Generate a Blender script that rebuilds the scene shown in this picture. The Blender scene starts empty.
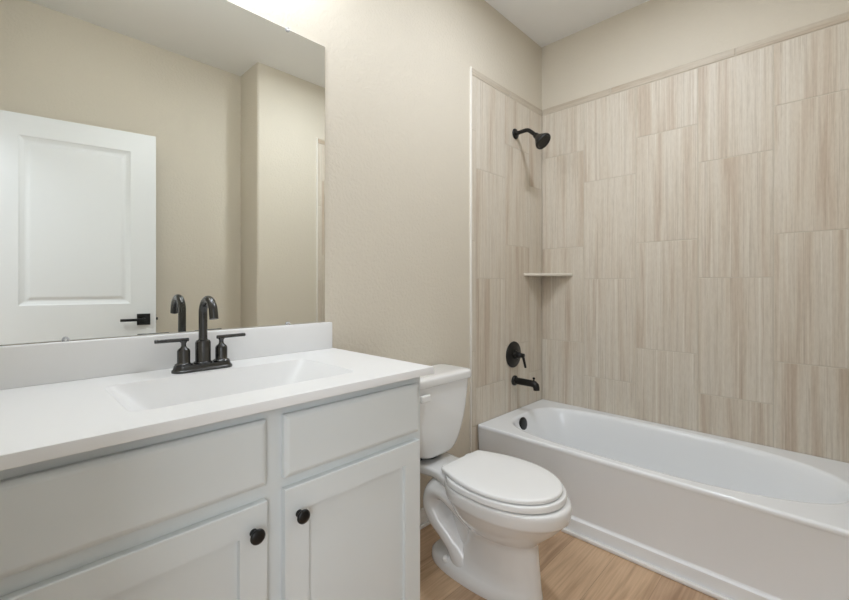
import bpy, bmesh, math, random
from mathutils import Vector, Matrix
random.seed(7)
S = bpy.context.scene
COL = S.collection
PI = math.pi

# ------------------------------------------------------------------ camera
EYE = 1.165
cam_d = bpy.data.cameras.new('camera'); cam = bpy.data.objects.new('camera', cam_d); COL.objects.link(cam)
cam_d.sensor_width = 36.0; cam_d.lens = 415.42 * 36.0 / 849.0
cam_d.shift_y = -14.74 / 849.0
cam_d.clip_start = 0.01
cam.location = (0, 0, EYE); cam.rotation_euler = (PI / 2, 0, 0.7719 - PI / 2)
S.camera = cam

# ------------------------------------------------------------------ world, lamps, exposure
S.view_settings.view_transform = 'Standard'; S.view_settings.look = 'None'
S.view_settings.gamma = 1.0; S.view_settings.use_curve_mapping = False
S.view_settings.exposure = 0.08
W = bpy.data.worlds.new('world'); S.world = W; W.use_nodes = True
W.node_tree.nodes['Background'].inputs[0].default_value = (0.95, 0.97, 1.0, 1)
W.node_tree.nodes['Background'].inputs[1].default_value = 1.0

def lamp(name, kind, loc, power, color=(1, 1, 1), size=0.1, rot=(0, 0, 0), shape=None, sy=None):
    d = bpy.data.lights.new(name, kind); d.energy = power; d.color = color
    if kind == 'AREA':
        d.size = size
        if shape: d.shape = shape
        if sy: d.size_y = sy
    else:
        d.shadow_soft_size = size
    o = bpy.data.objects.new(name, d); COL.objects.link(o); o.location = loc; o.rotation_euler = rot
    return o

CEIL = 2.80
LAMP_X, LAMP_Y = 1.62, 0.60
COOL = (0.92, 0.985, 1.09)
lamp('ceiling_lamp_light', 'AREA', (LAMP_X, LAMP_Y, CEIL - 0.035), 11.8, COOL, 0.14, shape='DISK')
VAN_X = (0.19, 0.41, 0.63); VAN_Y = 1.25; VAN_Z = 2.50
for vx in VAN_X:
    lamp('vanity_lamp_light', 'POINT', (vx, VAN_Y, VAN_Z - 0.055), 11.3, COOL, 0.045)
# added fill lights, unseen in the hall, brightening the room through the doorway
lamp('hall_top_fill', 'AREA', (-1.15, 0.1, 2.72), 23, COOL, 0.9, shape='SQUARE')
lamp('hall_side_fill', 'AREA', (-1.25, -1.05, 1.45), 21, (0.93, 0.985, 1.07), 1.1, (PI/2, 0, -0.72), 'RECTANGLE', 1.5)  # no window here, soft area fill added for the cabinet fronts

# ------------------------------------------------------------------ materials
def srgb(r, g, b):
    f = lambda c: (c / 255 / 12.92) if c / 255 <= 0.04045 else ((c / 255 + 0.055) / 1.055) ** 2.4
    return (f(r), f(g), f(b), 1)

def new_mat(name, color=(0.8, 0.8, 0.8, 1), rough=0.5, metal=0.0, spec=0.5, coat=0.0):
    m = bpy.data.materials.new(name); m.use_nodes = True
    b = m.node_tree.nodes['Principled BSDF']
    b.inputs['Base Color'].default_value = color; b.inputs['Roughness'].default_value = rough
    b.inputs['Metallic'].default_value = metal; b.inputs['Specular IOR Level'].default_value = spec
    b.inputs['Coat Weight'].default_value = coat
    return m, m.node_tree, b

def add_noise_bump(nt, b, scale, strength, dist=0.001, detail=2.0, coords='Object'):
    tc = nt.nodes.new('ShaderNodeTexCoord'); n = nt.nodes.new('ShaderNodeTexNoise'); bp = nt.nodes.new('ShaderNodeBump')
    n.inputs['Scale'].default_value = scale; n.inputs['Detail'].default_value = detail
    bp.inputs['Strength'].default_value = strength; bp.inputs['Distance'].default_value = dist
    nt.links.new(tc.outputs[coords], n.inputs['Vector']); nt.links.new(n.outputs['Fac'], bp.inputs['Height'])
    nt.links.new(bp.outputs['Normal'], b.inputs['Normal'])
    return n

def mix_col(nt, fac, a, b, blend='MIX'):
    m = nt.nodes.new('ShaderNodeMix'); m.data_type = 'RGBA'; m.blend_type = blend
    for s, v in ((0, fac), (6, a), (7, b)):
        if hasattr(v, 'links'): nt.links.new(v, m.inputs[s])
        else: m.inputs[s].default_value = v
    return m.outputs[2]

def ramp(nt, src, stops):
    r = nt.nodes.new('ShaderNodeValToRGB'); e = r.color_ramp.elements
    e[0].position, e[0].color = stops[0]; e[1].position, e[1].color = stops[-1]
    for p, c in stops[1:-1]:
        k = e.new(p); k.color = c
    nt.links.new(src, r.inputs[0]); return r.outputs[0]

WALL_COL = srgb(215, 207, 191)
M = {}
M['paint'], nt, b = new_mat('wall_paint', WALL_COL, 0.62, spec=0.3)
add_noise_bump(nt, b, 85, 0.55, 0.004, 2.0)
M['ceiling'], nt, b = new_mat('ceiling_paint', srgb(243, 243, 241), 0.8, spec=0.2)
add_noise_bump(nt, b, 130, 0.12, 0.002)
M['trim'], nt, b = new_mat('trim_paint', srgb(236, 235, 232), 0.35)
M['door'], nt, b = new_mat('door_paint', srgb(225, 227, 227), 0.38)
add_noise_bump(nt, b, 60, 0.03, 0.001)
M['cabinet'], nt, b = new_mat('cabinet_paint', srgb(224, 229, 229), 0.36)
add_noise_bump(nt, b, 35, 0.03, 0.001)
M['cab_dark'], nt, b = new_mat('cabinet_inside', srgb(170, 168, 162), 0.6)
M['marble'], nt, b = new_mat('cultured_marble', srgb(236, 236, 235), 0.36)
M['china'], nt, b = new_mat('white_china', srgb(236, 236, 234), 0.10, coat=0.5)
M['seat'], nt, b = new_mat('white_plastic', srgb(240, 240, 238), 0.22)
M['tub'], nt, b = new_mat('white_acrylic', srgb(241, 243, 244), 0.16, coat=0.3)
M['black'], nt, b = new_mat('matte_black_metal', (0.006, 0.006, 0.0058, 1), 0.3, metal=0.0, spec=0.4)
M['pewter'], nt, b = new_mat('gunmetal_finish', (0.085, 0.085, 0.084, 1), 0.27, metal=1.0)
M['rubber'], nt, b = new_mat('black_rubber', (0.02, 0.02, 0.02, 1), 0.7)
M['chrome'], nt, b = new_mat('chrome', (0.75, 0.75, 0.75, 1), 0.15, metal=1.0)
M['mirror'], nt, b = new_mat('mirror_silver', (0.92, 0.935, 0.90, 1), 0.0, metal=1.0)
M['clip'], nt, b = new_mat('clear_plastic', (0.92, 0.93, 0.93, 1), 0.15)
b.inputs['Transmission Weight'].default_value = 0.6
M['shelf'], nt, b = new_mat('corner_shelf_ceramic', srgb(222, 214, 200), 0.3)
M['grout'], nt, b = new_mat('grout', srgb(202, 193, 178), 0.8)
M['edge'], nt, b = new_mat('tile_edge_strip', srgb(236, 232, 224), 0.4)
M['caulk'], nt, b = new_mat('white_caulk', srgb(236, 234, 230), 0.5)
M['hose'], nt, b = new_mat('braided_hose', srgb(205, 205, 205), 0.4, metal=0.4)
M['glow'], nt, b = new_mat('frosted_glass_lit', (0.9, 0.9, 0.9, 1), 0.4)
b.inputs['Emission Color'].default_value = (1, 0.97, 0.94, 1); b.inputs['Emission Strength'].default_value = 3.0

def tile_material(name, along):          # along: 'Z' upright veins or 'H' level veins
    m, nt, b = new_mat(name, rough=0.5, spec=0.35)
    tc = nt.nodes.new('ShaderNodeTexCoord'); geo = nt.nodes.new('ShaderNodeNewGeometry')
    sep = nt.nodes.new('ShaderNodeSeparateXYZ'); nt.links.new(tc.outputs['Object'], sep.inputs[0])
    def math_(op, a, bb):
        n = nt.nodes.new('ShaderNodeMath'); n.operation = op
        for i, v in enumerate((a, bb)):
            if hasattr(v, 'links'): nt.links.new(v, n.inputs[i])
            else: n.inputs[i].default_value = v
        return n.outputs[0]
    hor = math_('ADD', sep.outputs[0], sep.outputs[1])
    if along == 'Z': cross, length = hor, sep.outputs[2]
    else: cross, length = sep.outputs[2], hor
    rnd = geo.outputs['Random Per Island']
    off = math_('MULTIPLY', rnd, 37.0)
    def vein(sc, sl, extra, detail, dist=0.0, rough=0.55):
        cmb = nt.nodes.new('ShaderNodeCombineXYZ')
        nt.links.new(math_('ADD', math_('MULTIPLY', cross, sc), math_('ADD', off, extra)), cmb.inputs[0])
        nt.links.new(math_('MULTIPLY', length, sl), cmb.inputs[1])
        nt.links.new(math_('ADD', off, extra * 1.7), cmb.inputs[2])
        n = nt.nodes.new('ShaderNodeTexNoise'); n.inputs['Scale'].default_value = 1.0
        n.inputs['Detail'].default_value = detail; n.inputs['Roughness'].default_value = rough
        n.inputs['Distortion'].default_value = dist
        nt.links.new(cmb.outputs[0], n.inputs['Vector']); return n.outputs['Fac']
    broad = vein(17, 0.7, 3.0, 4.0, 0.35, 0.6)
    fine = vein(120, 2.2, 11.0, 5.0, 0.8, 0.65)
    pale = vein(46, 0.5, 23.0, 2.0, 0.35)
    line = vein(75, 0.6, 41.0, 1.5, 0.5)
    mottled = vein(150, 30.0, 31.0, 4.0)
    c1 = ramp(nt, broad, [(0.32, srgb(197, 181, 162)), (0.46, srgb(213, 203, 187)), (0.58, srgb(217, 209, 195)), (0.72, srgb(206, 195, 177))])
    f1 = ramp(nt, fine, [(0.34, (0.76, 0.73, 0.69, 1)), (0.50, (1, 1, 1, 1)), (0.72, (1.0, 1.0, 1.0, 1))])
    c2 = mix_col(nt, 0.62, c1, f1, 'MULTIPLY')
    p1 = ramp(nt, pale, [(0.58, (0, 0, 0, 1)), (0.70, (1, 1, 1, 1))])
    c3 = mix_col(nt, math_('MULTIPLY', p1, 0.4), c2, srgb(228, 222, 209))
    l1 = ramp(nt, line, [(0.655, (0, 0, 0, 1)), (0.675, (1, 1, 1, 1))])
    c3 = mix_col(nt, math_('MULTIPLY', l1, 0.45), c3, srgb(232, 227, 216))
    l2 = ramp(nt, line, [(0.325, (1, 1, 1, 1)), (0.345, (0, 0, 0, 1))])
    c3 = mix_col(nt, math_('MULTIPLY', l2, 0.22), c3, srgb(168, 150, 132))
    mo = ramp(nt, mottled, [(0.35, (0.90, 0.89, 0.875, 1)), (0.6, (1, 1, 1, 1))])
    c4 = mix_col(nt, 0.6, c3, mo, 'MULTIPLY')
    if along == 'H': c4 = mix_col(nt, 1.0, c4, (0.88, 0.86, 0.83, 1), 'MULTIPLY')
    nt.links.new(c4, b.inputs['Base Color'])
    return m
M['tile'] = tile_material('veined_porcelain_tile', 'Z')
M['tile_band'] = tile_material('veined_porcelain_border', 'H')

def wood_material():
    m, nt, b = new_mat('oak_plank_floor', rough=0.38)
    tc = nt.nodes.new('ShaderNodeTexCoord')
    mp = nt.nodes.new('ShaderNodeMapping'); nt.links.new(tc.outputs['Object'], mp.inputs[0])
    mp.inputs['Location'].default_value = (0.48, -0.66 + 0.181 * 5, 0)
    br = nt.nodes.new('ShaderNodeTexBrick'); nt.links.new(mp.outputs[0], br.inputs['Vector'])
    br.inputs['Scale'].default_value = 1.0; br.inputs['Brick Width'].default_value = 1.22
    br.inputs['Row Height'].default_value = 0.181; br.inputs['Mortar Size'].default_value = 0.0007
    br.inputs['Mortar Smooth'].default_value = 0.1; br.offset = 0.37; br.offset_frequency = 2
    br.inputs['Color1'].default_value = (0, 0, 0, 1); br.inputs['Color2'].default_value = (1, 1, 1, 1); br.inputs['Mortar'].default_value = (0.5, 0.5, 0.5, 1)
    tone = br.outputs['Color']
    vm = nt.nodes.new('ShaderNodeVectorMath'); vm.operation = 'MULTIPLY_ADD'
    nt.links.new(tone, vm.inputs[0]); vm.inputs[1].default_value = (9, 5, 7)
    mp2 = nt.nodes.new('ShaderNodeMapping'); nt.links.new(tc.outputs['Object'], mp2.inputs[0]); mp2.inputs['Scale'].default_value = (1.6, 20, 1)
    nt.links.new(mp2.outputs[0], vm.inputs[2])
    n = nt.nodes.new('ShaderNodeTexNoise'); n.inputs['Scale'].default_value = 1.0; n.inputs['Detail'].default_value = 6; n.inputs['Distortion'].default_value = 0.9
    nt.links.new(vm.outputs[0], n.inputs['Vector'])
    mp3 = nt.nodes.new('ShaderNodeMapping'); nt.links.new(tc.outputs['Object'], mp3.inputs[0]); mp3.inputs['Scale'].default_value = (6, 140, 1)
    n2 = nt.nodes.new('ShaderNodeTexNoise'); n2.inputs['Detail'].default_value = 3; n2.inputs['Scale'].default_value = 1
    nt.links.new(mp3.outputs[0], n2.inputs['Vector'])
    base = ramp(nt, tone, [(0.0, srgb(190, 158, 128)), (1.0, srgb(220, 188, 153))])
    g = ramp(nt, n.outputs['Fac'], [(0.30, (0.62, 0.57, 0.52, 1)), (0.50, (0.98, 0.97, 0.96, 1)), (0.60, (1, 1, 1, 1)), (0.75, (0.80, 0.76, 0.72, 1))])
    c = mix_col(nt, 0.8, base, g, 'MULTIPLY')
    g2 = ramp(nt, n2.outputs['Fac'], [(0.35, (0.78, 0.74, 0.70, 1)), (0.6, (1, 1, 1, 1))])
    c = mix_col(nt, 0.6, c, g2, 'MULTIPLY')
    c = mix_col(nt, br.outputs['Fac'], c, srgb(150, 122, 96))
    nt.links.new(c, b.inputs['Base Color'])
    bp = nt.nodes.new('ShaderNodeBump'); bp.inputs['Strength'].default_value = 0.1; bp.inputs['Distance'].default_value = 0.001
    nt.links.new(n2.outputs['Fac'], bp.inputs['Height']); nt.links.new(bp.outputs['Normal'], b.inputs['Normal'])
    return m
M['floor'] = wood_material()

# ------------------------------------------------------------------ mesh helpers
def obj(name, bm, mat, parent=None, smooth=None, origin=None):
    """Link a bmesh (world coordinates) as one object; smooth = auto-smooth angle in degrees."""
    bmesh.ops.recalc_face_normals(bm, faces=bm.faces[:])
    me = bpy.data.meshes.new(name)
    if smooth is not None:
        for f in bm.faces: f.smooth = True
        for e in bm.edges:
            if len(e.link_faces) == 2 and e.calc_face_angle(0) > math.radians(smooth): e.smooth = False
    org = Vector(origin) if origin is not None else Vector((0, 0, 0))
    if parent is not None: org = parent_origin(parent)
    bmesh.ops.translate(bm, verts=bm.verts[:], vec=-org)
    bm.to_mesh(me); bm.free()
    for mt in (mat if isinstance(mat, (list, tuple)) else [mat]): me.materials.append(mt)
    o = bpy.data.objects.new(name, me); COL.objects.link(o)
    if parent is not None:
        o.parent = parent
    else:
        o.location = org
    return o

def parent_origin(p):
    v = Vector(p.location); q = p.parent
    while q is not None:
        v += Vector(q.location); q = q.parent
    return v

def tag(o, label, cat, group=None):
    o['label'] = label; o['category'] = cat
    if group: o['group'] = group
    return o

def thing(name, label, cat, loc, group=None):
    o = bpy.data.objects.new(name, None); COL.objects.link(o); o.location = loc; o.empty_display_size = 0.1
    return tag(o, label, cat, group)

def struct(name, bm, mat, smooth=None):
    o = obj(name, bm, mat, smooth=smooth); o['kind'] = 'structure'; return o

def BM(): return bmesh.new()

def box(bm, x0, x1, y0, y1, z0, z1, bev=0.0, seg=2, mi=0):
    vs = [bm.verts.new(p) for p in ((x0,y0,z0),(x1,y0,z0),(x1,y1,z0),(x0,y1,z0),(x0,y0,z1),(x1,y0,z1),(x1,y1,z1),(x0,y1,z1))]
    fs = [bm.faces.new([vs[i] for i in q]) for q in ((0,3,2,1),(4,5,6,7),(0,1,5,4),(1,2,6,5),(2,3,7,6),(3,0,4,7))]
    for f in fs: f.material_index = mi
    if bev > 0:
        es = list({e for f in fs for e in f.edges})
        bmesh.ops.bevel(bm, geom=es, offset=bev, segments=seg, profile=0.5, affect='EDGES')
    return vs

def loft(bm, rings, cap0=True, cap1=True, closed=True):
    """rings: lists of 3D points, all the same length."""
    R = [[bm.verts.new(p) for p in r] for r in rings]
    n = len(R[0])
    for a, b in zip(R, R[1:]):
        for i in range(n if closed else n - 1):
            j = (i + 1) % n
            bm.faces.new((a[i], a[j], b[j], b[i]))
    if cap0: bm.faces.new(R[0][::-1])
    if cap1: bm.faces.new(R[-1])
    return R

def frame_of(axis):
    w = Vector(axis).normalized()
    u = w.orthogonal().normalized()
    if abs(w.z) < 0.99:
        u = Vector((0, 0, 1)).cross(w).normalized()
    v = w.cross(u)
    return u, v, w

def lathe(bm, origin, axis, profile, n=32):
    """profile: (distance along axis, radius)."""
    u, v, w = frame_of(axis); o = Vector(origin)
    rings = []
    for h, r in profile:
        r = max(r, 1e-5)
        rings.append([o + w * h + (u * math.cos(2*PI*i/n) + v * math.sin(2*PI*i/n)) * r for i in range(n)])
    return loft(bm, rings)

def tube(bm, pts, rad, n=16, squash=None):
    """round tube along points; rad number or list; squash = (world axis factor) per ring optional."""
    P = [Vector(p) for p in pts]; rings = []
    prev_u = None
    for i, p in enumerate(P):
        t = (P[min(i+1, len(P)-1)] - P[max(i-1, 0)]).normalized()
        if prev_u is None:
            u = t.orthogonal().normalized()
            if abs(t.x) < 0.9: u = (Vector((1, 0, 0)) - t * t.x).normalized()
        else:
            u = (prev_u - t * prev_u.dot(t)).normalized()
        prev_u = u; v = t.cross(u)
        r = rad[i] if isinstance(rad, (list, tuple)) else rad
        ru, rv = r if isinstance(r, (list, tuple)) else (r, r)
        rings.append([p + u * math.cos(2*PI*k/n) * ru + v * math.sin(2*PI*k/n) * rv for k in range(n)])
    return loft(bm, rings)

def smooth_path(pts, per=8):
    P = [Vector(p) for p in pts]; out = []
    for i in range(len(P) - 1):
        p0 = P[max(i-1, 0)]; p1 = P[i]; p2 = P[i+1]; p3 = P[min(i+2, len(P)-1)]
        for k in range(per):
            t = k / per
            out.append(0.5 * ((2*p1) + (p2-p0)*t + (2*p0-5*p1+4*p2-p3)*t*t + (3*p1-p0-3*p2+p3)*t**3))
    out.append(P[-1]); return out

def lerp_path(vals, per=8):
    out = []
    for a, b in zip(vals, vals[1:]):
        for k in range(per): 
            t = k / per
            if isinstance(a, tuple): out.append(tuple(x + (y-x)*t for x, y in zip(a, b)))
            else: out.append(a + (b-a)*t)
    out.append(vals[-1]); return out

def spow(v, p): return math.copysign(abs(v) ** p, v)
def superellipse(cx, cy, rx, ry, n, z, N=96, n2=None):
    out = []
    for i in range(N):
        t = 2*PI*i/N; c, s = math.cos(t), math.sin(t)
        k = n2 if (n2 and s < 0) else n
        out.append(Vector((cx + rx*spow(c, 2/k), cy + ry*spow(s, 2/k), z)))
    return out

# ------------------------------------------------------------------ room dimensions
XL = -0.055           # left wall face (door wall)
XR = 2.61             # right wall paint face
YB = 1.416            # mirror wall paint face
YF = -0.477           # wall behind the camera
YW = -0.173           # wing wall at the foot of the tub
XW = 1.326            # outer corner of the wing wall
TUBX = 1.874
TILE_FACE_R = 2.600; TILE_FACE_B = 1.408
TILE_TOP = 2.367; TILE_BAND = 2.322
T = 0.12
HINGE_Y = -0.31
OPEN_Y1 = 0.47

# ------------------------------------------------------------------ structure
bm = BM(); box(bm, -2.3, XR + T, -1.6, YB + T, -0.08, 0.0); struct('floor', bm, M['floor'])
bm = BM(); box(bm, -2.3, XR + T, -1.6, YB + T, CEIL, CEIL + 0.08); struct('ceiling', bm, M['ceiling'])
bm = BM(); box(bm, XL - T, XR + T, YB, YB + T, 0, CEIL); wall_back = struct('wall_back', bm, M['paint'])
bm = BM(); box(bm, XR, XR + T, YF - T, YB, 0, CEIL); wall_right = struct('wall_right', bm, M['paint'])
bm = BM(); box(bm, XL - T, XW + 0.05, YF - T, YF, 0, CEIL); struct('wall_front', bm, M['paint'])
# wing wall closing the foot of the tub, with a rounded outside corner
bm = BM()
r = 0.02
pts = [(XR, YF - T), (XR, YW)] + [(XW + r + r*math.cos(a), YW - r + r*math.sin(a)) for a in [PI/2 + k*PI/2/6 for k in range(7)]] + [(XW, YF - T)]
loft(bm, [[Vector((x, y, z)) for x, y in pts] for z in (0, CEIL)])
wall_wing = struct('wall_wing', bm, M['paint'], smooth=30)
# left wall with the doorway the camera stands in
bm = BM()
box(bm, XL - T, XL, OPEN_Y1, YB, 0, CEIL)
box(bm, XL - T, XL, YF, HINGE_Y - 0.01, 0, CEIL)
box(bm, XL - T, XL, HINGE_Y - 0.01, OPEN_Y1, 2.10, CEIL)
struct('wall_left', bm, M['paint'])
bm = BM()                                       # door jamb lining and casing
box(bm, XL - T - 0.012, XL + 0.004, OPEN_Y1 - 0.018, OPEN_Y1 + 0.0, 0, 2.10)
box(bm, XL - T - 0.012, XL + 0.004, HINGE_Y - 0.01, HINGE_Y + 0.008, 0, 2.10)
box(bm, XL - T - 0.012, XL + 0.004, HINGE_Y + 0.008, OPEN_Y1 - 0.018, 2.085, 2.10)
box(bm, XL, XL + 0.014, OPEN_Y1 - 0.006, OPEN_Y1 + 0.055, 0, 2.155, 0.003)
box(bm, XL, XL + 0.014, HINGE_Y - 0.065, HINGE_Y - 0.004, 0, 2.155, 0.003)
box(bm, XL, XL + 0.014, HINGE_Y - 0.065, OPEN_Y1 + 0.055, 2.095, 2.155, 0.003)
struct('trim_1', bm, M['trim'])
# hall outside the doorway
bm = BM()
box(bm, -2.3 - T, -2.3, -1.6, YB + T, 0, CEIL)
box(bm, -2.3, XL - T, -1.6 - T, -1.6, 0, CEIL)
box(bm, -2.3, XL - T, YB + T, YB + 2*T, 0, CEIL)
box(bm, XL - T - 0.0, XL, -1.6, YF - T, 0, CEIL)
struct('wall_hall', bm, M['ceiling'])

# baseboards
def baseboard(name, pts_fn):
    bm = BM(); pts_fn(bm); struct(name, bm, M['trim'], smooth=30)
def bb_x(bm, x0, x1, y, s):       # board on a wall facing s in y
    box(bm, x0, x1, min(y, y + s*0.013), max(y, y + s*0.013), 0, 0.085, 0.004)
    box(bm, x0, x1, min(y + s*0.0125, y + s*0.026), max(y + s*0.0125, y + s*0.026), 0, 0.018, 0.006)
baseboard('baseboard_back', lambda bm: bb_x(bm, 0.90, TUBX - 0.055, YB, -1))
baseboard('baseboard_front', lambda bm: bb_x(bm, XL + 0.015, XW, YF, 1))
baseboard('baseboard_wing', lambda bm: (box(bm, XW - 0.013, XW, YF + 0.013, YW + 0.013, 0, 0.085, 0.004), bb_x(bm, XW, TUBX - 0.055, YW, 1)))
bm = BM(); box(bm, TUBX - 0.016, TUBX + 0.004, YW + 0.012, YB - 0.002, 0, 0.017, 0.005)
struct('trim_2', bm, M['caulk'], smooth=30)     # white shoe strip along the tub

# ------------------------------------------------------------------ tile cladding
TILE_H = 0.6125; GAP = 0.0014
def tile_quad(bm, place, u0, u1, z0, z1, d, mi=0, ch=0.0022):
    """one tile: chamfered slab; place(u, z, depth) -> world"""
    g = GAP
    back = [place(u, z, 0) for u, z in ((u0+g, z0+g), (u1-g, z0+g), (u1-g, z1-g), (u0+g, z1-g))]
    mid = [place(u, z, d - ch) for u, z in ((u0+g, z0+g), (u1-g, z0+g), (u1-g, z1-g), (u0+g, z1-g))]
    fr = [place(u, z, d) for u, z in ((u0+g+ch, z0+g+ch), (u1-g-ch, z0+g+ch), (u1-g-ch, z1-g-ch), (u0+g+ch, z1-g-ch))]
    n0 = len(bm.faces)
    loft(bm, [back, mid, fr]); bm.faces.ensure_lookup_table()
    for f in bm.faces[n0:]: f.material_index = mi

def tile_panel(parent, place, cols, band_breaks, zb, depth):
    """cols: (u0, u1, joint height); grout bed is a slab just under the tile faces"""
    bm = BM()
    for u0, u1, j in cols:
        z = j
        while z > zb: z -= TILE_H
        while z < TILE_BAND:
            a, b_ = max(z, zb), min(z + TILE_H, TILE_BAND)
            if b_ - a > 0.01: tile_quad(bm, place, u0, u1, a, b_, depth)
            z += TILE_H
    for u0, u1 in zip(band_breaks, band_breaks[1:]):
        tile_quad(bm, place, u0, u1, TILE_BAND, TILE_TOP, depth + 0.0015, mi=1, ch=0.004)
    ulo = min(c[0] for c in cols); uhi = max(c[1] for c in cols)
    n0 = len(bm.faces)
    g0 = [place(u, z, 0) for u, z in ((ulo, zb), (uhi, zb), (uhi, TILE_TOP), (ulo, TILE_TOP))]
    g1 = [place(u, z, depth - 0.0013) for u, z in ((ulo+.001, zb+.001), (uhi-.001, zb+.001), (uhi-.001, TILE_TOP-.002), (ulo+.001, TILE_TOP-.002))]
    loft(bm, [g0, g1]); bm.faces.ensure_lookup_table()
    for f in bm.faces[n0:]: f.material_index = 2
    return obj('tile_panel', bm, [M['tile'], M['tile_band'], M['grout']], parent)

JA, JB = EYE + 0.2467, EYE + 0.0395
RIM = 0.387
# tub wall, u = y
dR = XR - TILE_FACE_R
yb = [TILE_FACE_B, 1.116, 0.808, 0.500, 0.191, YW + 0.010]
colsR = [(yb[i+1], yb[i], JA if i % 2 == 0 else JB) for i in range(5)]
tile_panel(wall_right, lambda u, z, d: Vector((XR - d, u, z)), colsR, [YW + 0.010, -0.273 + 0.2, 0.338, 0.95, TILE_FACE_B], RIM - 0.004, dR)
# plumbing wall, u = x
dB = YB - TILE_FACE_B
xb = [1.819, 1.858, 2.147, 2.432, TILE_FACE_R]
colsB = [(xb[0], xb[1], JA), (xb[1], xb[2], JB), (xb[2], xb[3], JA), (xb[3], xb[4], JB)]
tile_panel(wall_back, lambda u, z, d: Vector((u, YB - d, z)), colsB, [1.819, 2.2, TILE_FACE_R], 0.0 + RIM - 0.004, dB)
bm = BM()
for u0, u1, j in ((1.826, 1.858, JA - TILE_H), ):     # tile strip running down beside the tub to the floor
    tile_quad(bm, lambda u, z, d: Vector((u, YB - d, z)), 1.819, TUBX - 0.002, 0.02, RIM - 0.005, dB)
obj('tile_strip', bm, M['tile'], wall_back)
bm = BM(); box(bm, 1.811, 1.819, TILE_FACE_B - 0.0025, YB + 0.002, 0.02, TILE_TOP, 0.002); obj('edge_trim', bm, M['edge'], wall_back, smooth=30)
# foot wall of the tub, u = x
colsW = [(xb[0], xb[1], JB), (xb[1], xb[2], JA), (xb[2], xb[3], JB), (xb[3], xb[4], JA)]
tile_panel(wall_wing, lambda u, z, d: Vector((u, YW + d, z)), colsW, [1.819, 2.3, TILE_FACE_R], RIM - 0.004, 0.009)
bm = BM(); box(bm, 1.811, 1.819, YW - 0.002, YW + 0.0115, 0.09, TILE_TOP, 0.002); obj('edge_trim', bm, M['edge'], wall_wing, smooth=30)

# ------------------------------------------------------------------ open door (seen in the mirror)
def build_door():
    w, h, th = 0.745, 2.073, 0.035
    ang = math.atan2(0.127, 0.675)
    fx, fy = 0.683, 2 * 1.411 - 2.985                   # free edge
    root = bpy.data.objects.new('door_1', None); COL.objects.link(root); root['kind'] = 'structure'
    root.location = (fx, fy, 0.012); root.rotation_euler = (0, 0, ang)   # local +x runs from the hinge to the free edge
    def loc_obj(name, bm, mat, parent, smooth=None):
        bmesh.ops.recalc_face_normals(bm, faces=bm.faces[:])
        me = bpy.data.meshes.new(name)
        if smooth is not None:
            for f in bm.faces: f.smooth = True
            for e in bm.edges:
                if len(e.link_faces) == 2 and e.calc_face_angle(0) > math.radians(smooth): e.smooth = False
        bm.to_mesh(me); bm.free(); me.materials.append(mat)
        o = bpy.data.objects.new(name, me); COL.objects.link(o); o.parent = parent; return o
    bm = BM()
    def face_side(y, sgn):
        xs = [-w, -w + 0.128, -0.128, 0.0]; zs = [0.0, 0.21, 0.84, 1.043, 1.958, h]
        for i in range(3):
            for k in range(5):
                x0, x1, z0, z1 = xs[i], xs[i+1], zs[k], zs[k+1]
                if i == 1 and k in (1, 3):
                    prof = [(0, 0), (0.006, -0.004), (0.022, -0.009), (0.030, -0.009), (0.044, -0.004), (0.050, -0.0035)]
                    rings = [[Vector((x, y + sgn*d, z)) for x, z in ((x0+o, z0+o), (x1-o, z0+o), (x1-o, z1-o), (x0+o, z1-o))] for o, d in prof]
                    loft(bm, rings, cap0=False)
                else:
                    bm.faces.new([bm.verts.new((x, y, z)) for x, z in ((x0, z0), (x1, z0), (x1, z1), (x0, z1))])
    face_side(0, 1); face_side(-th, -1)
    bmesh.ops.remove_doubles(bm, verts=bm.verts[:], dist=1e-5)
    be = [e for e in bm.edges if len(e.link_faces) == 1]
    bmesh.ops.bridge_loops(bm, edges=be)
    loc_obj('door_leaf', bm, M['door'], root)
    for y, s in ((0.0, 1), (-th, -1)):
        bm = BM()
        box(bm, -0.097, -0.029, min(y, y + s*0.009), max(y, y + s*0.009), 0.912, 0.980, 0.0015)
        hd = loc_obj('handle', bm, M['black'], root)
        bm = BM()
        lathe(bm, (-0.063, y + s*0.006, 0.946), (0, s, 0), [(0, 0.011), (0.04, 0.011)], 20)
        box(bm, -0.178, -0.052, y + s*0.046 - 0.006, y + s*0.046 + 0.006, 0.938, 0.954, 0.002)
        loc_obj('lever', bm, M['black'], hd)
    bm = BM(); box(bm, -0.001, 0.0015, -0.028, -0.007, 0.918, 0.975); box(bm, 0.0, 0.011, -0.022, -0.013, 0.938, 0.954, 0.002)
    loc_obj('latch', bm, M['black'], root)
    for z in (0.2, 1.03, 1.87):
        bm = BM(); lathe(bm, (-w - 0.004, 0.006, z), (0, 0, 1), [(0, 0.006), (0.09, 0.006)], 12)
        loc_obj('hinge', bm, M['black'], root)
build_door()

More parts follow.
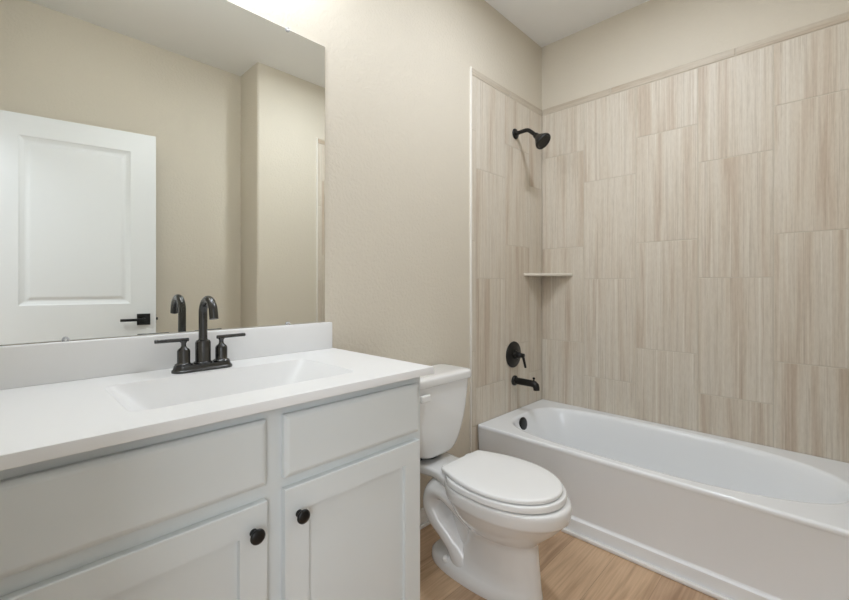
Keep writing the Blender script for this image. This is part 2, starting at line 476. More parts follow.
# ------------------------------------------------------------------ vanity cabinet
CX = 0.432                                # middle of the vanity
CT = 0.919                                # worktop height
FY = 0.897                                # face frame plane
DY = 0.878                                # door and drawer faces
CAB_L, CAB_R = -0.045, 0.902
vc = thing('vanity_cabinet', 'white painted shaker vanity cabinet with black round knobs under the white worktop', 'vanity', (CX, 1.14, 0))
bm = BM()
CB = CT - 0.0228
box(bm, CAB_R - 0.018, CAB_R, FY, YB - 0.001, 0.0, CB)                 # right side panel
box(bm, CAB_L, CAB_L + 0.018, FY, YB - 0.001, 0.0, CB)                 # left side panel
box(bm, CAB_L + 0.018, CAB_R - 0.018, YB - 0.013, YB - 0.001, 0.10, CB)
box(bm, CAB_L + 0.018, CAB_R - 0.018, FY + 0.01, YB - 0.013, 0.10, 0.118)
box(bm, CAB_L + 0.018, CAB_R - 0.018, FY + 0.07, FY + 0.085, 0.0, 0.10)
obj('carcass', bm, M['cabinet'], vc)
bm = BM()                                                               # face frame in front of the carcass
def ff(x0, x1, z0, z1): box(bm, x0, x1, FY - 0.0002, FY + 0.019, z0, z1)
ff(CAB_L, 0.0, 0.10, CB); ff(CAB_R - 0.045, CAB_R, 0.10, CB); ff(0.390, 0.474, 0.10, CB)
for a, b_ in ((0.0, 0.390), (0.474, CAB_R - 0.045)):
    ff(a, b_, 0.862, CB); ff(a, b_, 0.68, 0.745); ff(a, b_, 0.10, 0.15)
obj('face_frame', bm, M['cabinet'], vc)
def shaker_door(x0, x1, z0, z1):
    bm = BM(); fw = 0.060
    prof = [(0, 0.0185), (0, 0.0015), (0.0015, 0.0), (fw, 0.0), (fw + 0.0008, 0.0105), ]
    rings = [[Vector((x, DY + d, z)) for x, z in ((x0+o, z0+o), (x1-o, z0+o), (x1-o, z1-o), (x0+o, z1-o))] for o, d in prof]
    loft(bm, rings); return obj('door', bm, M['cabinet'], vc)
def slab_front(x0, x1, z0, z1):
    bm = BM()
    prof = [(0, 0.0185), (0, 0.007), (0.003, 0.004), (0.0075, 0.0012), (0.012, 0.0)]
    rings = [[Vector((x, DY + d, z)) for x, z in ((x0+o, z0+o), (x1-o, z0+o), (x1-o, z1-o), (x0+o, z1-o))] for o, d in prof]
    loft(bm, rings); return obj('drawer_front', bm, M['cabinet'], vc)
def knob(parent, x, z):
    bm = BM()
    lathe(bm, (x, DY + 0.0005, z), (0, -1, 0), [(0, 0.0085), (0.002, 0.0085), (0.004, 0.0062), (0.011, 0.0058), (0.014, 0.0085), (0.017, 0.0138), (0.0205, 0.0160), (0.0240, 0.0155), (0.0262, 0.0120), (0.0272, 0.006), (0.0274, 0.0)], 28)
    obj('knob', bm, M['black'], parent, smooth=50)
dR_ = shaker_door(0.452, 0.8825, 0.115, 0.703); knob(dR_, 0.486, 0.638)
dL_ = shaker_door(-0.020, 0.411, 0.115, 0.6945); knob(dL_, 0.380, 0.638)
slab_front(0.452, 0.8825, 0.727, 0.871); slab_front(-0.020, 0.411, 0.727, 0.871)

# ------------------------------------------------------------------ worktop with moulded basin
def rect_ring(x0, x1, y0, y1, z, N, cx, cy):
    """N points on a rectangle, by even angle about (cx, cy), corners exact"""
    pts = []
    for i in range(N):
        a = 2*PI*i/N; c, s = math.cos(a), math.sin(a)
        t = min(((x1-cx)/c if c > 1e-9 else (x0-cx)/c if c < -1e-9 else 1e9), ((y1-cy)/s if s > 1e-9 else (y0-cy)/s if s < -1e-9 else 1e9))
        pts.append(Vector((cx + c*t, cy + s*t, z)))
    for X, Y in ((x0, y0), (x1, y0), (x1, y1), (x0, y1)):
        k = min(range(N), key=lambda i: (pts[i].x-X)**2 + (pts[i].y-Y)**2); pts[k] = Vector((X, Y, z))
    return pts
def oval_ring(cx, cy, rx, ry, n, z, N, ox, oy, nfun=None):
    """superellipse sampled by angle about (ox, oy) so it lines up with rect_ring"""
    pts = []
    for i in range(N):
        a = 2*PI*i/N; c, s = math.cos(a), math.sin(a)
        lo, hi = 0.0, 5.0
        for _ in range(40):
            m = (lo + hi)/2; x, y = ox + c*m - cx, oy + s*m - cy
            k = nfun(y) if nfun else n
            if abs(x/rx)**k + abs(y/ry)**k < 1: lo = m
            else: hi = m
        pts.append(Vector((ox + c*lo, oy + s*lo, z)))
    return pts

ct = thing('vanity_worktop', 'glossy white one-piece worktop with moulded sink basin and low backsplash', 'worktop', (CX, 1.14, CT))
WX0, WX1, WY0, WY1 = XL + 0.003, 0.922, 0.858, YB - 0.001
N = 256; bx, by = 0.447, 1.112
bm = BM()
rings = []
for ins, z in ((0.012, CT - 0.0225), (0.0006, CT - 0.0225), (0.0, CT - 0.0218), (0.0, CT - 0.0018), (0.0006, CT - 0.0005), (0.002, CT), (0.006, CT)):
    rings.append(rect_ring(WX0 + ins, WX1 - ins, WY0 + ins, WY1 - ins*0.1, z, N, bx, by))
rings.append(oval_ring(bx, by, 0.274, 0.154, 16, CT, N, bx, by))
for k in range(14):
    t = k / 13
    e = 0.0 if k == 0 else 0.0004 + 0.0015 * max(0, 1 - k/2)
    rings.append(oval_ring(bx, by, 0.270 - 0.115*t, 0.150 - 0.050*t, 15 - 7*t, CT - 0.0008 - 0.125*t + (0.0008 if k == 0 else 0), N, bx, by))
rings.append(oval_ring(bx, by, 0.12, 0.075, 5, CT - 0.1285, N, bx, by)); rings.append(oval_ring(bx, by, 0.05, 0.03, 2.5, CT - 0.1305, N, bx, by)); rings.append(oval_ring(bx, by, 0.022, 0.022, 2, CT - 0.131, N, bx, by))
loft(bm, rings, cap0=False)
obj('basin_top', bm, M['marble'], ct, smooth=30)
bm = BM(); box(bm, WX0, 0.916, YB - 0.0225, YB - 0.0015, CT - 0.001, 1.0205, 0.004, 3); obj('backsplash', bm, M['marble'], ct, smooth=38)
bm = BM(); lathe(bm, (bx, by, CT - 0.1305), (0, 0, 1), [(0, 0.024), (0.0015, 0.024), (0.003, 0.020), (0.003, 0.017), (0.006, 0.016), (0.007, 0.0)], 28)
obj('drain_plug', bm, M['pewter'], ct, smooth=50)

# ------------------------------------------------------------------ basin faucet
FX, FYY = 0.419, 1.312
fc = thing('basin_faucet', 'dark gunmetal two-handle basin faucet with a gooseneck spout on the white worktop', 'faucet', (FX, FYY, CT))
bm = BM()
def stadium(hl, hw, z, n=12):
    pts = []
    for k in range(n+1): a = -PI/2 + PI*k/n; pts.append(Vector((FX + hl - hw + hw*math.cos(a), FYY + hw*math.sin(a), z)))
    for k in range(n+1): a = PI/2 + PI*k/n; pts.append(Vector((FX - hl + hw + hw*math.cos(a), FYY + hw*math.sin(a), z)))
    return pts
loft(bm, [stadium(0.0815, 0.0275, CT + 0.0002), stadium(0.0815, 0.0275, CT + 0.006), stadium(0.078, 0.0245, CT + 0.0085), stadium(0.0765, 0.0235, CT + 0.0125), stadium(0.0755, 0.0230, CT + 0.0185), stadium(0.073, 0.021, CT + 0.020)])
obj('base_plate', bm, M['pewter'], fc, smooth=40)
bm = BM()
lathe(bm, (FX, FYY, CT + 0.019), (0, 0, 1), [(0, 0.0245), (0.004, 0.0245), (0.0055, 0.022), (0.007, 0.0205), (0.060, 0.0205), (0.066, 0.018), (0.068, 0.0130), (0.070, 0.0125)], 32)
obj('spout_body', bm, M['pewter'], fc, smooth=45)
bm = BM()
zt = CT + 0.019 + 0.065; R = 0.042
path = [(FX, FYY, zt), (FX, FYY, CT + 0.163)] + [(FX, FYY - R + R*math.cos(a), CT + 0.163 + R*math.sin(a)) for a in [PI*k/24*0.93 for k in range(1, 25)]]
last = Vector(path[-1]); path.append((last.x, last.y - 0.005, last.z - 0.020))
tube(bm, path, 0.0115, 24)
obj('gooseneck', bm, M['pewter'], fc, smooth=50)
for s in (-1, 1):
    hx = FX + s*0.0510
    bm = BM()
    lathe(bm, (hx, FYY, CT + 0.0195), (0, 0, 1), [(0, 0.0225), (0.003, 0.0225), (0.0045, 0.020), (0.006, 0.0175), (0.008, 0.0165), (0.040, 0.0165), (0.045, 0.0145), (0.050, 0.0085), (0.054, 0.0065), (0.062, 0.0065), (0.066, 0.009), (0.070, 0.009)], 28)
    h = obj('handle', bm, M['pewter'], fc, smooth=45)
    bm = BM(); z = CT + 0.0195 + 0.0715
    tube(bm, [(hx - s*0.013, FYY, z), (hx - s*0.0125, FYY, z), (hx + s*0.0705, FYY, z + 0.001), (hx + s*0.071, FYY, z + 0.001)], [0.0045, 0.0052, 0.0052, 0.0045], 16)
    obj('lever', bm, M['pewter'], h, smooth=50)
bm = BM(); lathe(bm, (FX, FYY + 0.0235, CT + 0.02), (0, 0, 1), [(0, 0.003), (0.055, 0.003), (0.056, 0.006), (0.064, 0.006), (0.066, 0.003)], 14)
obj('lift_rod', bm, M['pewter'], fc, smooth=50)

# ------------------------------------------------------------------ mirror
MZ0, MZ1, MX0, MX1 = 1.0225, 2.097, -0.028, 0.892
mr = thing('wall_mirror', 'large frameless wall mirror held by clear clips above the vanity backsplash', 'mirror', (CX, YB, MZ0))
bm = BM()
prof = [(0.0, YB - 0.0003), (0.0, YB - 0.0045), (0.0006, YB - 0.005)]
loft(bm, [[Vector((x, y, z)) for x, z in ((MX0+o, MZ0+o), (MX1-o, MZ0+o), (MX1-o, MZ1-o), (MX0+o, MZ1-o))] for o, y in prof])
obj('mirror_glass', bm, M['mirror'], mr)
for x in (0.122, 0.736):
    for z, s in ((MZ0, 1), (MZ1, -1)):
        bm = BM()
        lathe(bm, (x, YB - 0.0054, z + s*0.002), (0, -1, 0), [(0, 0.008), (0.003, 0.008), (0.0045, 0.0065), (0.0047, 0.003)], 20)
        box(bm, x - 0.005, x + 0.005, YB - 0.0058, YB - 0.0003, z - s*0.0012 - 0.001, z - s*0.0012 + 0.001)
        cl = obj('mirror_clip', bm, M['clip'], mr, smooth=40)
        bm = BM(); lathe(bm, (x, YB - 0.0101, z + s*0.002), (0, -1, 0), [(0, 0.003), (0.001, 0.0028), (0.0014, 0.0)], 12)
        obj('screw', bm, M['chrome'], cl, smooth=40)

# ------------------------------------------------------------------ toilet
TX = 1.361
def egg(hw, yb, ym, yf, z, N=72, nb=2.6, nf=2.0, dx=0.0):
    out = []
    for i in range(N):
        t = 2*PI*i/N; c, s = math.cos(t), math.sin(t)
        if s >= 0: out.append(Vector((TX + dx + hw*spow(c, 2/nb), ym + (yb-ym)*spow(s, 2/nb), z)))
        else: out.append(Vector((TX + dx + hw*spow(c, 2/nf), ym + (yf-ym)*abs(s)**(2/nf), z)))
    return out
toilet = thing('toilet', 'white two-piece toilet with closed elongated lid between the vanity and the tub', 'toilet', (TX, 1.0, 0))
bm = BM()
# foot and bowl
rows = [ # z, half width, yb, ym, yf
    (0.0005, 0.104, 1.245, 1.00, 0.742), (0.012, 0.106, 1.247, 1.00, 0.738), (0.034, 0.104, 1.243, 1.00, 0.739), (0.050, 0.096, 1.225, 1.00, 0.741),
    (0.066, 0.086, 1.17, 0.98, 0.743), (0.10, 0.081, 1.10, 0.95, 0.746), (0.15, 0.082, 1.06, 0.93, 0.752), (0.195, 0.089, 1.05, 0.92, 0.757),
    (0.222, 0.096, 1.05, 0.92, 0.757), (0.227, 0.100, 1.055, 0.92, 0.754), (0.235, 0.109, 1.06, 0.92, 0.746), (0.252, 0.124, 1.07, 0.92, 0.730), (0.275, 0.141, 1.085, 0.92, 0.704), (0.303, 0.157, 1.10, 0.915, 0.675),
    (0.324, 0.1655, 1.112, 0.91, 0.658), (0.335, 0.1710, 1.12, 0.905, 0.6485), (0.3405, 0.1742, 1.125, 0.905, 0.6425), (0.346, 0.1755, 1.127, 0.905, 0.6405), (0.358, 0.1765, 1.13, 0.905, 0.639), (0.372, 0.178, 1.135, 0.90, 0.638), (0.384, 0.178, 1.136, 0.90, 0.639), (0.390, 0.176, 1.134, 0.90, 0.642), (0.3925, 0.170, 1.130, 0.90, 0.649)]
loft(bm, [egg(hw, yb_, ym, yf, z) for z, hw, yb_, ym, yf in rows])
# rear deck that carries the tank
def deck(z, k, e):
    P = []
    for y, w in ((1.395 - e, 0.100), (1.36, 0.104), (1.30, 0.102), (1.25, 0.096), (1.205, 0.088), (1.165, 0.094), (1.13, 0.108), (1.10, 0.122), (1.05, 0.140)):
        P.append((w - e + k, y))
    return [Vector((TX + w, y, z)) for w, y in P[::-1]] + [Vector((TX - w, y, z)) for w, y in P]
loft(bm, [deck(0.345, -0.03, 0.0), deck(0.355, -0.008, 0.0), deck(0.366, 0.0, 0.0), deck(0.384, 0.0, 0.0), deck(0.390, -0.002, 0.002), deck(0.3925, -0.008, 0.006)])
# trapway: snakes up behind the bowl and down to the foot
tp = smooth_path([(TX, 0.94, 0.20), (TX, 1.02, 0.235), (TX, 1.09, 0.29), (TX, 1.15, 0.315), (TX, 1.195, 0.295), (TX, 1.205, 0.245), (TX, 1.175, 0.195), (TX, 1.135, 0.155), (TX, 1.095, 0.11), (TX, 1.06, 0.06), (TX, 1.03, 0.01)], 7)
tr = lerp_path([(0.07, 0.05), (0.085, 0.055), (0.105, 0.056), (0.114, 0.056), (0.118, 0.056), (0.120, 0.056), (0.118, 0.056), (0.108, 0.052), (0.098, 0.055), (0.095, 0.07), (0.092, 0.10)], 7)
tube(bm, tp, tr, 28)
# web between trapway and bowl
loft(bm, [egg(w, yb_, 1.0, 0.92, z, nb=2.2) for z, w, yb_ in ((0.05, 0.060, 1.17), (0.12, 0.062, 1.13), (0.20, 0.07, 1.14), (0.28, 0.08, 1.15), (0.35, 0.10, 1.16))])
bowl = obj('bowl', bm, M['china'], toilet, smooth=50)
for s in (-1, 1):
    bm = BM(); lathe(bm, (TX + s*0.083, 1.12, 0.046), (s*0.25, 0, 1), [(0, 0.016), (0.008, 0.0155), (0.014, 0.013), (0.018, 0.008), (0.0195, 0.0)], 20)
    obj('bolt_cap', bm, M['seat'], toilet, smooth=60)
# seat ring and lid
SEAT_YB = 1.115
def ring_outline(hw, yf, z, yb_=SEAT_YB, ym=0.895): return egg(hw - 0.004, yb_, ym, yf + 0.020, z + 0.002, nb=3.0, nf=2.05)
bm = BM()
o1 = [ring_outline(0.160, 0.662, 0.3950), ring_outline(0.1795, 0.6425, 0.3950), ring_outline(0.182, 0.640, 0.3970), ring_outline(0.1825, 0.6395, 0.413), ring_outline(0.1805, 0.6415, 0.4165), ring_outline(0.176, 0.646, 0.4175),
      ring_outline(0.118, 0.715, 0.4175, 1.06), ring_outline(0.112, 0.722, 0.410, 1.055), ring_outline(0.112, 0.722, 0.3965, 1.055)]
R_ = loft(bm, o1, cap0=False, cap1=False)
n_ = len(R_[0])
for i in range(n_): bm.faces.new((R_[-1][i], R_[-1][(i+1) % n_], R_[0][(i+1) % n_], R_[0][i]))
obj('seat', bm, M['seat'], toilet, smooth=40)
bm = BM()
lid = []
def lid_outline(k, z):
    """egg with a straight rear edge narrower than the middle"""
    out = []; hw = 0.173 - k; yf = 0.673 + k; yb_ = 1.117 - k; ym = 0.905; wb = 0.126 - k*0.7
    out = []
    A = 40
    for i in range(A + 1):                        # front half, right to left
        t = PI * i / A; c, s = math.cos(t), math.sin(t)
        out.append(Vector((TX + hw*spow(c, 2/2.05), ym - (ym-yf)*s**(2/2.05), z)))
    B = 14                                        # left side to rear corner
    side = []
    for i in range(1, B + 1):
        u = i / B; y = ym + (yb_ - 0.012 - ym)*u
        side.append((hw - (hw - wb)*u**1.75, y))
    cor = [(wb - 0.003, yb_ - 0.006), (wb - 0.009, yb_ - 0.0015), (wb - 0.018, yb_)]
    left = side + cor
    out += [Vector((TX - w, y, z)) for w, y in left]
    out += [Vector((TX, yb_ + 0.002, z))]
    out += [Vector((TX + w, y, z)) for w, y in left[::-1]]
    return out
loft(bm, [lid_outline(0.035, 0.4235), lid_outline(0.0015, 0.4235), lid_outline(0.0004, 0.4243), lid_outline(0.0, 0.4265), lid_outline(0.0, 0.432), lid_outline(0.0012, 0.4352), lid_outline(0.004, 0.4374), lid_outline(0.010, 0.4386), lid_outline(0.05, 0.4402), lid_outline(0.10, 0.4410)])
obj('lid', bm, M['seat'], toilet, smooth=50)
for s in (-1, 1):
    bm = BM(); box(bm, TX + s*0.075 - 0.017, TX + s*0.075 + 0.017, 1.102, 1.140, 0.392, 0.4265, 0.006, 3); obj('hinge', bm, M['seat'], toilet, smooth=50)
# tank
def rrect(hw, y0, y1, z, rad=0.04, n=7):
    out = []
    r = min(rad, hw*0.9, (y1-y0)*0.45)
    for cx_, cy_, a0 in ((hw - r, y1 - r, 0), (-hw + r, y1 - r, PI/2), (-hw + r, y0 + r, PI), (hw - r, y0 + r, 3*PI/2)):
        for k in range(n + 1):
            a = a0 + PI/2*k/n; out.append(Vector((TX + cx_ + r*math.cos(a), cy_ + r*math.sin(a), z)))
    return out
bm = BM()
tank_rows = [(0.412, 0.045, 1.25, 1.36), (0.4135, 0.075, 1.237, 1.372), (0.419, 0.098, 1.228, 1.380), (0.430, 0.118, 1.222, 1.386), (0.446, 0.133, 1.219, 1.389), (0.475, 0.150, 1.216, 1.391), (0.53, 0.170, 1.212, 1.392), (0.60, 0.1865, 1.208, 1.393), (0.66, 0.195, 1.205, 1.393), (0.737, 0.2015, 1.202, 1.394)]
loft(bm, [rrect(hw - 0.007, y0, y1 + 0.005, z, 0.045) for z, hw, y0, y1 in tank_rows])
tank = obj('tank', bm, M['china'], toilet, smooth=60)
bm = BM()
loft(bm, [rrect(0.193, 1.200, 1.400, 0.7345, 0.04), rrect(0.2015, 1.192, 1.399, 0.737, 0.045), rrect(0.2035, 1.190, 1.404, 0.742, 0.045), rrect(0.2035, 1.190, 1.404, 0.765, 0.045), rrect(0.201, 1.1925, 1.398, 0.7705, 0.044), rrect(0.194, 1.199, 1.393, 0.774, 0.04), rrect(0.17, 1.225, 1.37, 0.7765, 0.03)])
obj('tank_lid', bm, M['china'], toilet, smooth=50)
bm = BM()
lathe(bm, (1.205, 1.2085, 0.700), (0, -1, 0), [(0, 0.015), (0.004, 0.015), (0.007, 0.012), (0.014, 0.0085), (0.016, 0.0085)], 20)
box(bm, 1.198, 1.250, 1.178, 1.193, 0.684, 0.714, 0.006, 3)
obj('flush_lever', bm, M['seat'], toilet, smooth=50)
bm = BM()
for s in (-1, 1): lathe(bm, (TX + s*0.06, 1.30, 0.388), (0, 0, 1), [(0, 0.014), (0.03, 0.014)], 14)
lathe(bm, (TX, 1.30, 0.388), (0, 0, 1), [(0, 0.040), (0.03, 0.040)], 20)
obj('tank_gasket', bm, M['rubber'], toilet, smooth=40)
# water supply
sv = thing('supply_valve', 'small chrome water shut-off valve on the wall behind the toilet', 'valve', (1.195, YB, 0.18))
bm = BM(); lathe(bm, (1.195, YB - 0.0005, 0.18), (0, -1, 0), [(0, 0.028), (0.003, 0.028), (0.006, 0.012), (0.045, 0.009), (0.046, 0.013), (0.066, 0.013), (0.067, 0.008)], 20)
obj('valve_body', bm, M['chrome'], sv, smooth=40)
bm = BM(); lathe(bm, (1.195, YB - 0.066, 0.18), (0, -1, 0), [(0, 0.016), (0.010, 0.018), (0.013, 0.012)], 12); obj('valve_handle', bm, M['chrome'], sv, smooth=30)
bm = BM(); tube(bm, smooth_path([(1.195, YB - 0.055, 0.1945), (1.195, YB - 0.056, 0.25), (1.222, YB - 0.060, 0.34), (1.226, YB - 0.068, 0.40), (1.236, YB - 0.072, 0.432)], 6), 0.005, 10)
obj('supply_hose', bm, M['hose'], toilet, smooth=60)

# ------------------------------------------------------------------ bathtub
tub = thing('bathtub', 'long white alcove bathtub with oval basin against the tiled walls', 'bathtub', (2.24, 0.62, 0))
N = 240; ox, oy = 2.235, 0.62
X0, X1, Y0, Y1 = TUBX, TILE_FACE_R - 0.001, YW + 0.0105, TILE_FACE_B - 0.0015
bm = BM(); rings = []
def trect(ix, z, i2=None):   # inset from the front only and a little from the rest
    e = 0.0 if i2 is None else i2
    return rect_ring(X0 + ix, X1 - e, Y0 + e, Y1 - e, z, N, ox, oy)
rings += [trect(0.030, 0.362), trect(0.002, 0.362), trect(0.0003, 0.366), trect(0.0, 0.372), trect(0.0004, 0.3785), trect(0.0022, 0.3835, 0.0003), trect(0.006, 0.3863, 0.001), trect(0.011, 0.387, 0.002), trect(0.016, 0.387, 0.004)]
nf = lambda y: 2.35 if y < 0 else 3.6
def basin(rx, ry, z, dy=0.0, dx=0.0): rings.append(oval_ring(2.232 + dx, 0.622 + dy, rx, ry, 0, z, N, ox, oy, nf))
basin(0.322, 0.712, 0.387, 0.006); basin(0.318, 0.708, 0.387, 0.006); basin(0.312, 0.702, 0.3862, 0.006); basin(0.305, 0.695, 0.383, 0.006); basin(0.300, 0.690, 0.377, 0.006)
basin(0.293, 0.680, 0.355, 0.009); basin(0.283, 0.645, 0.28, 0.012); basin(0.272, 0.615, 0.20, 0.026); basin(0.258, 0.578, 0.12, 0.045)
basin(0.245, 0.555, 0.085, 0.055); basin(0.225, 0.53, 0.065, 0.06); basin(0.19, 0.48, 0.056, 0.06); basin(0.1, 0.3, 0.052, 0.1); basin(0.03, 0.08, 0.050, 0.2)
loft(bm, rings, cap0=False)
obj('basin_shell', bm, M['tub'], tub, smooth=40)
# apron: recessed sloping panel with a projecting skirt
bm = BM()
xr = TUBX + 0.008
ya, yb2, yc = Y0, 0.0, Y1
def apron_strip(x_top, rows):
    R_ = [[Vector((x + (0.0), y, z)) for y in (ya, yb2 + 0.02, yb2 + 0.035, yc)] for x, z in rows]
    return R_
rows_p = [(TUBX + 0.0012, 0.3655), (TUBX + 0.004, 0.335), (TUBX + 0.017, 0.080), (TUBX + 0.014, 0.074), (TUBX + 0.005, 0.068), (TUBX + 0.004, 0.062), (TUBX + 0.004, 0.001)]
rows_f = [(TUBX + 0.0012, 0.3655), (TUBX + 0.003, 0.335), (TUBX + 0.0075, 0.080), (TUBX + 0.007, 0.074), (TUBX + 0.004, 0.068), (TUBX + 0.004, 0.062), (TUBX + 0.004, 0.001)]
grid = []
for (xp, z), (xf, _) in zip(rows_p, rows_f):
    k = (0.346 - z) / 0.346
    yy = 0.005 + 0.030*(1 - k)*0 - 0.02 + 0.03*k
    grid.append([Vector((xf, ya, z)), Vector((xf, yy, z)), Vector((xp, yy + 0.012, z)), Vector((xp, yc, z))])
vg = [[bm.verts.new(p) for p in r] for r in grid]
for a, b_ in zip(vg, vg[1:]):
    for i in range(3): bm.faces.new((a[i], a[i+1], b_[i+1], b_[i]))
bk = [[bm.verts.new((TUBX + 0.032, p.y, p.z)) for p in r] for r in (grid[0], grid[-1])]
for i in range(3):
    bm.faces.new((vg[0][i+1], vg[0][i], bk[0][i], bk[0][i+1])); bm.faces.new((vg[-1][i], vg[-1][i+1], bk[1][i+1], bk[1][i]))
    bm.faces.new((bk[0][i], bk[1][i], bk[1][i+1], bk[0][i+1]))
bm.faces.new([r[0] for r in vg] + [bk[1][0], bk[0][0]]); bm.faces.new([r[3] for r in vg[::-1]] + [bk[0][3], bk[1][3]])
obj('apron', bm, M['tub'], tub, smooth=25)
OVY = 1.306
bm = BM(); lathe(bm, (2.178, OVY, 0.340), (0, -1, 0.13), [(0, 0.039), (0.006, 0.040), (0.010, 0.037), (0.012, 0.028), (0.0125, 0.0)], 32)
obj('overflow_cover', bm, M['black'], tub, smooth=45)
bm = BM(); lathe(bm, (2.232, 1.02, 0.052), (0, 0, 1), [(0, 0.034), (0.003, 0.034), (0.005, 0.026), (0.012, 0.022), (0.014, 0.0)], 28)
obj('drain', bm, M['black'], tub, smooth=45)

# ------------------------------------------------------------------ shower fittings
yw = TILE_FACE_B - 0.0003
sh = thing('wall_shower', 'black bell-shaped shower head on a bent arm high on the tiled wall', 'shower', (2.26, yw, 2.112))
bm = BM(); lathe(bm, (2.26, yw, 2.112), (0, -1, 0), [(0, 0.0325), (0.004, 0.0325), (0.008, 0.030), (0.011, 0.022), (0.013, 0.012)], 32); obj('flange', bm, M['black'], sh, smooth=45)
bm = BM()
tube(bm, smooth_path([(2.26, yw - 0.002, 2.112), (2.26, yw - 0.050, 2.115), (2.26, yw - 0.085, 2.114), (2.26, yw - 0.108, 2.100), (2.26, yw - 0.145, 2.066)], 7), 0.0122, 16)
obj('arm', bm, M['black'], sh, smooth=60)
bm = BM()
ax = Vector((0, -0.72, -0.69)); o_ = Vector((2.26, yw - 0.138, 2.072))
lathe(bm, o_, ax, [(0, 0.012), (0.004, 0.017), (0.016, 0.0185), (0.024, 0.021), (0.036, 0.029), (0.052, 0.040), (0.064, 0.048), (0.070, 0.0515), (0.079, 0.0515), (0.083, 0.049), (0.0835, 0.042), (0.080, 0.038), (0.080, 0.0)], 36)
hd = obj('head', bm, M['black'], sh, smooth=40)
bm = BM()
u, v, w = frame_of(ax)
for rr, nn in ((0.010, 6), (0.019, 12), (0.028, 18)):
    for k in range(nn):
        a = 2*PI*k/nn; p = o_ + w*0.0795 + (u*math.cos(a) + v*math.sin(a))*rr
        lathe(bm, p, w, [(0, 0.0016), (0.003, 0.0012)], 6)
obj('spray_nozzles', bm, M['rubber'], hd)

va = thing('shower_valve', 'round black shower valve plate with a lever handle above the tub spout', 'shower valve', (2.236, yw, 0.735))
bm = BM(); lathe(bm, (2.236, yw, 0.735), (0, -1, 0), [(0, 0.080), (0.003, 0.0815), (0.008, 0.080), (0.011, 0.073), (0.0125, 0.055), (0.015, 0.050), (0.0165, 0.032), (0.017, 0.0)], 48); obj('escutcheon', bm, M['black'], va, smooth=30)
bm = BM(); lathe(bm, (2.236, yw - 0.014, 0.735), (0, -1, 0), [(0, 0.027), (0.012, 0.0255), (0.016, 0.020), (0.034, 0.0185), (0.038, 0.015), (0.052, 0.0135), (0.062, 0.0135), (0.064, 0.010)], 28)
hn = obj('handle', bm, M['black'], va, smooth=35)
bm = BM(); tube(bm, [(2.236, yw - 0.064, 0.742), (2.237, yw - 0.068, 0.736), (2.240, yw - 0.076, 0.700), (2.242, yw - 0.083, 0.665), (2.242, yw - 0.084, 0.661)], [0.006, 0.0085, 0.0078, 0.007, 0.005], 16)
obj('lever', bm, M['black'], hn, smooth=50)

sp = thing('tub_spout', 'black straight tub spout with diverter knob below the shower valve', 'tub spout', (2.248, yw, 0.572))
bm = BM()
lathe(bm, (2.248, yw, 0.572), (0, -1, 0), [(0, 0.031), (0.010, 0.031), (0.014, 0.028), (0.018, 0.0235)], 28)
Z0 = 0.572
path = [(2.248, yw - 0.012, Z0), (2.248, yw - 0.05, Z0), (2.248, yw - 0.10, Z0), (2.248, yw - 0.125, Z0), (2.248, yw - 0.140, Z0 - 0.002), (2.248, yw - 0.150, Z0 - 0.010), (2.248, yw - 0.154, Z0 - 0.022), (2.248, yw - 0.155, Z0 - 0.036)]
tube(bm, path, [0.021, 0.021, 0.0205, 0.0205, 0.021, 0.021, 0.0195, 0.0185], 24)
obj('spout_body', bm, M['black'], sp, smooth=50)
bm = BM(); lathe(bm, (2.248, yw - 0.137, Z0 + 0.018), (0, 0, 1), [(0, 0.0045), (0.010, 0.0045), (0.012, 0.008), (0.019, 0.008), (0.021, 0.005)], 16); obj('diverter_knob', bm, M['black'], sp, smooth=40)

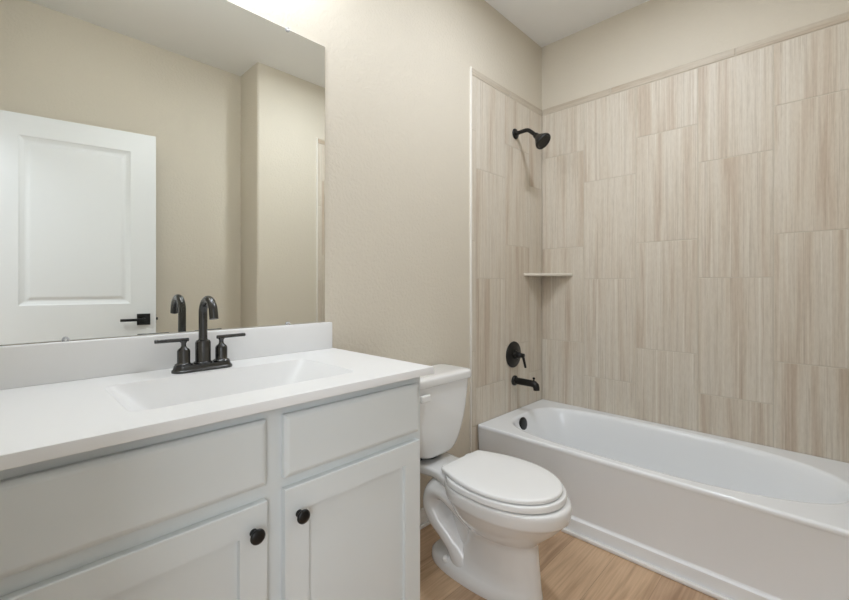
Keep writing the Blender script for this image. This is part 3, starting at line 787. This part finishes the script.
# corner shelf
bm = BM()
A_ = 0.236
cx_, cy_ = TILE_FACE_R - 0.0005, TILE_FACE_B - 0.0005
pts = [(cx_, cy_), (cx_ - A_, cy_), (cx_ - A_ + 0.001, cy_ - 0.008), (cx_ - 0.012, cy_ - 0.215), (cx_, cy_ - 0.217)]
def shp(k, z): return [Vector((x + (k if i in (1, 2, 3) else 0)*0.7, y + (k if i in (2, 3, 4) else 0)*0.7, z)) for i, (x, y) in enumerate(pts)]
loft(bm, [shp(0.003, 1.226), shp(0, 1.229), shp(0, 1.240), shp(0.003, 1.243)])
tag(obj('corner_shelf', bm, M['shelf'], None, origin=(cx_, cy_, 1.226)), 'triangular beige tile shelf set into the shower corner', 'shelf')

# ------------------------------------------------------------------ lamps of the room (above the picture)
cl = thing('ceiling_lamp', 'round white flush ceiling lamp above the floor beside the tub', 'lamp', (LAMP_X, LAMP_Y, CEIL))
bm = BM(); lathe(bm, (LAMP_X, LAMP_Y, CEIL - 0.0003), (0, 0, -1), [(0, 0.115), (0.006, 0.115), (0.012, 0.105), (0.014, 0.095), (0.006, 0.09), (0.006, 0.0)], 40); obj('trim_ring', bm, M['trim'], cl, smooth=35)
bm = BM(); lathe(bm, (LAMP_X, LAMP_Y, CEIL - 0.0068), (0, 0, -1), [(0, 0.088), (0.005, 0.085), (0.008, 0.06), (0.009, 0.0)], 40); obj('diffuser', bm, M['glow'], cl, smooth=60)
vl = thing('vanity_lamp', 'black three-light bar on the wall above the mirror', 'lamp', (CX, YB, VAN_Z))
bm = BM(); box(bm, CX - 0.30, CX + 0.30, YB - 0.028, YB - 0.0003, VAN_Z - 0.03, VAN_Z + 0.03, 0.004); obj('back_bar', bm, M['black'], vl, smooth=30)
for vx in VAN_X:
    bm = BM(); tube(bm, smooth_path([(vx, YB - 0.02, VAN_Z), (vx, YB - 0.08, VAN_Z), (vx, VAN_Y + 0.01, VAN_Z + 0.01), (vx, VAN_Y, VAN_Z + 0.0)], 5), 0.007, 12)
    lathe(bm, (vx, VAN_Y, VAN_Z + 0.005), (0, 0, -1), [(0, 0.012), (0.004, 0.022), (0.022, 0.022)], 20)
    obj('arm', bm, M['black'], vl, smooth=50)
    bm = BM(); lathe(bm, (vx, VAN_Y, VAN_Z - 0.0175), (0, 0, -1), [(0, 0.012), (0.008, 0.014), (0.02, 0.025), (0.036, 0.032), (0.052, 0.030), (0.064, 0.020), (0.070, 0.0)], 24)
    obj('bulb', bm, M['glow'], vl, smooth=60)
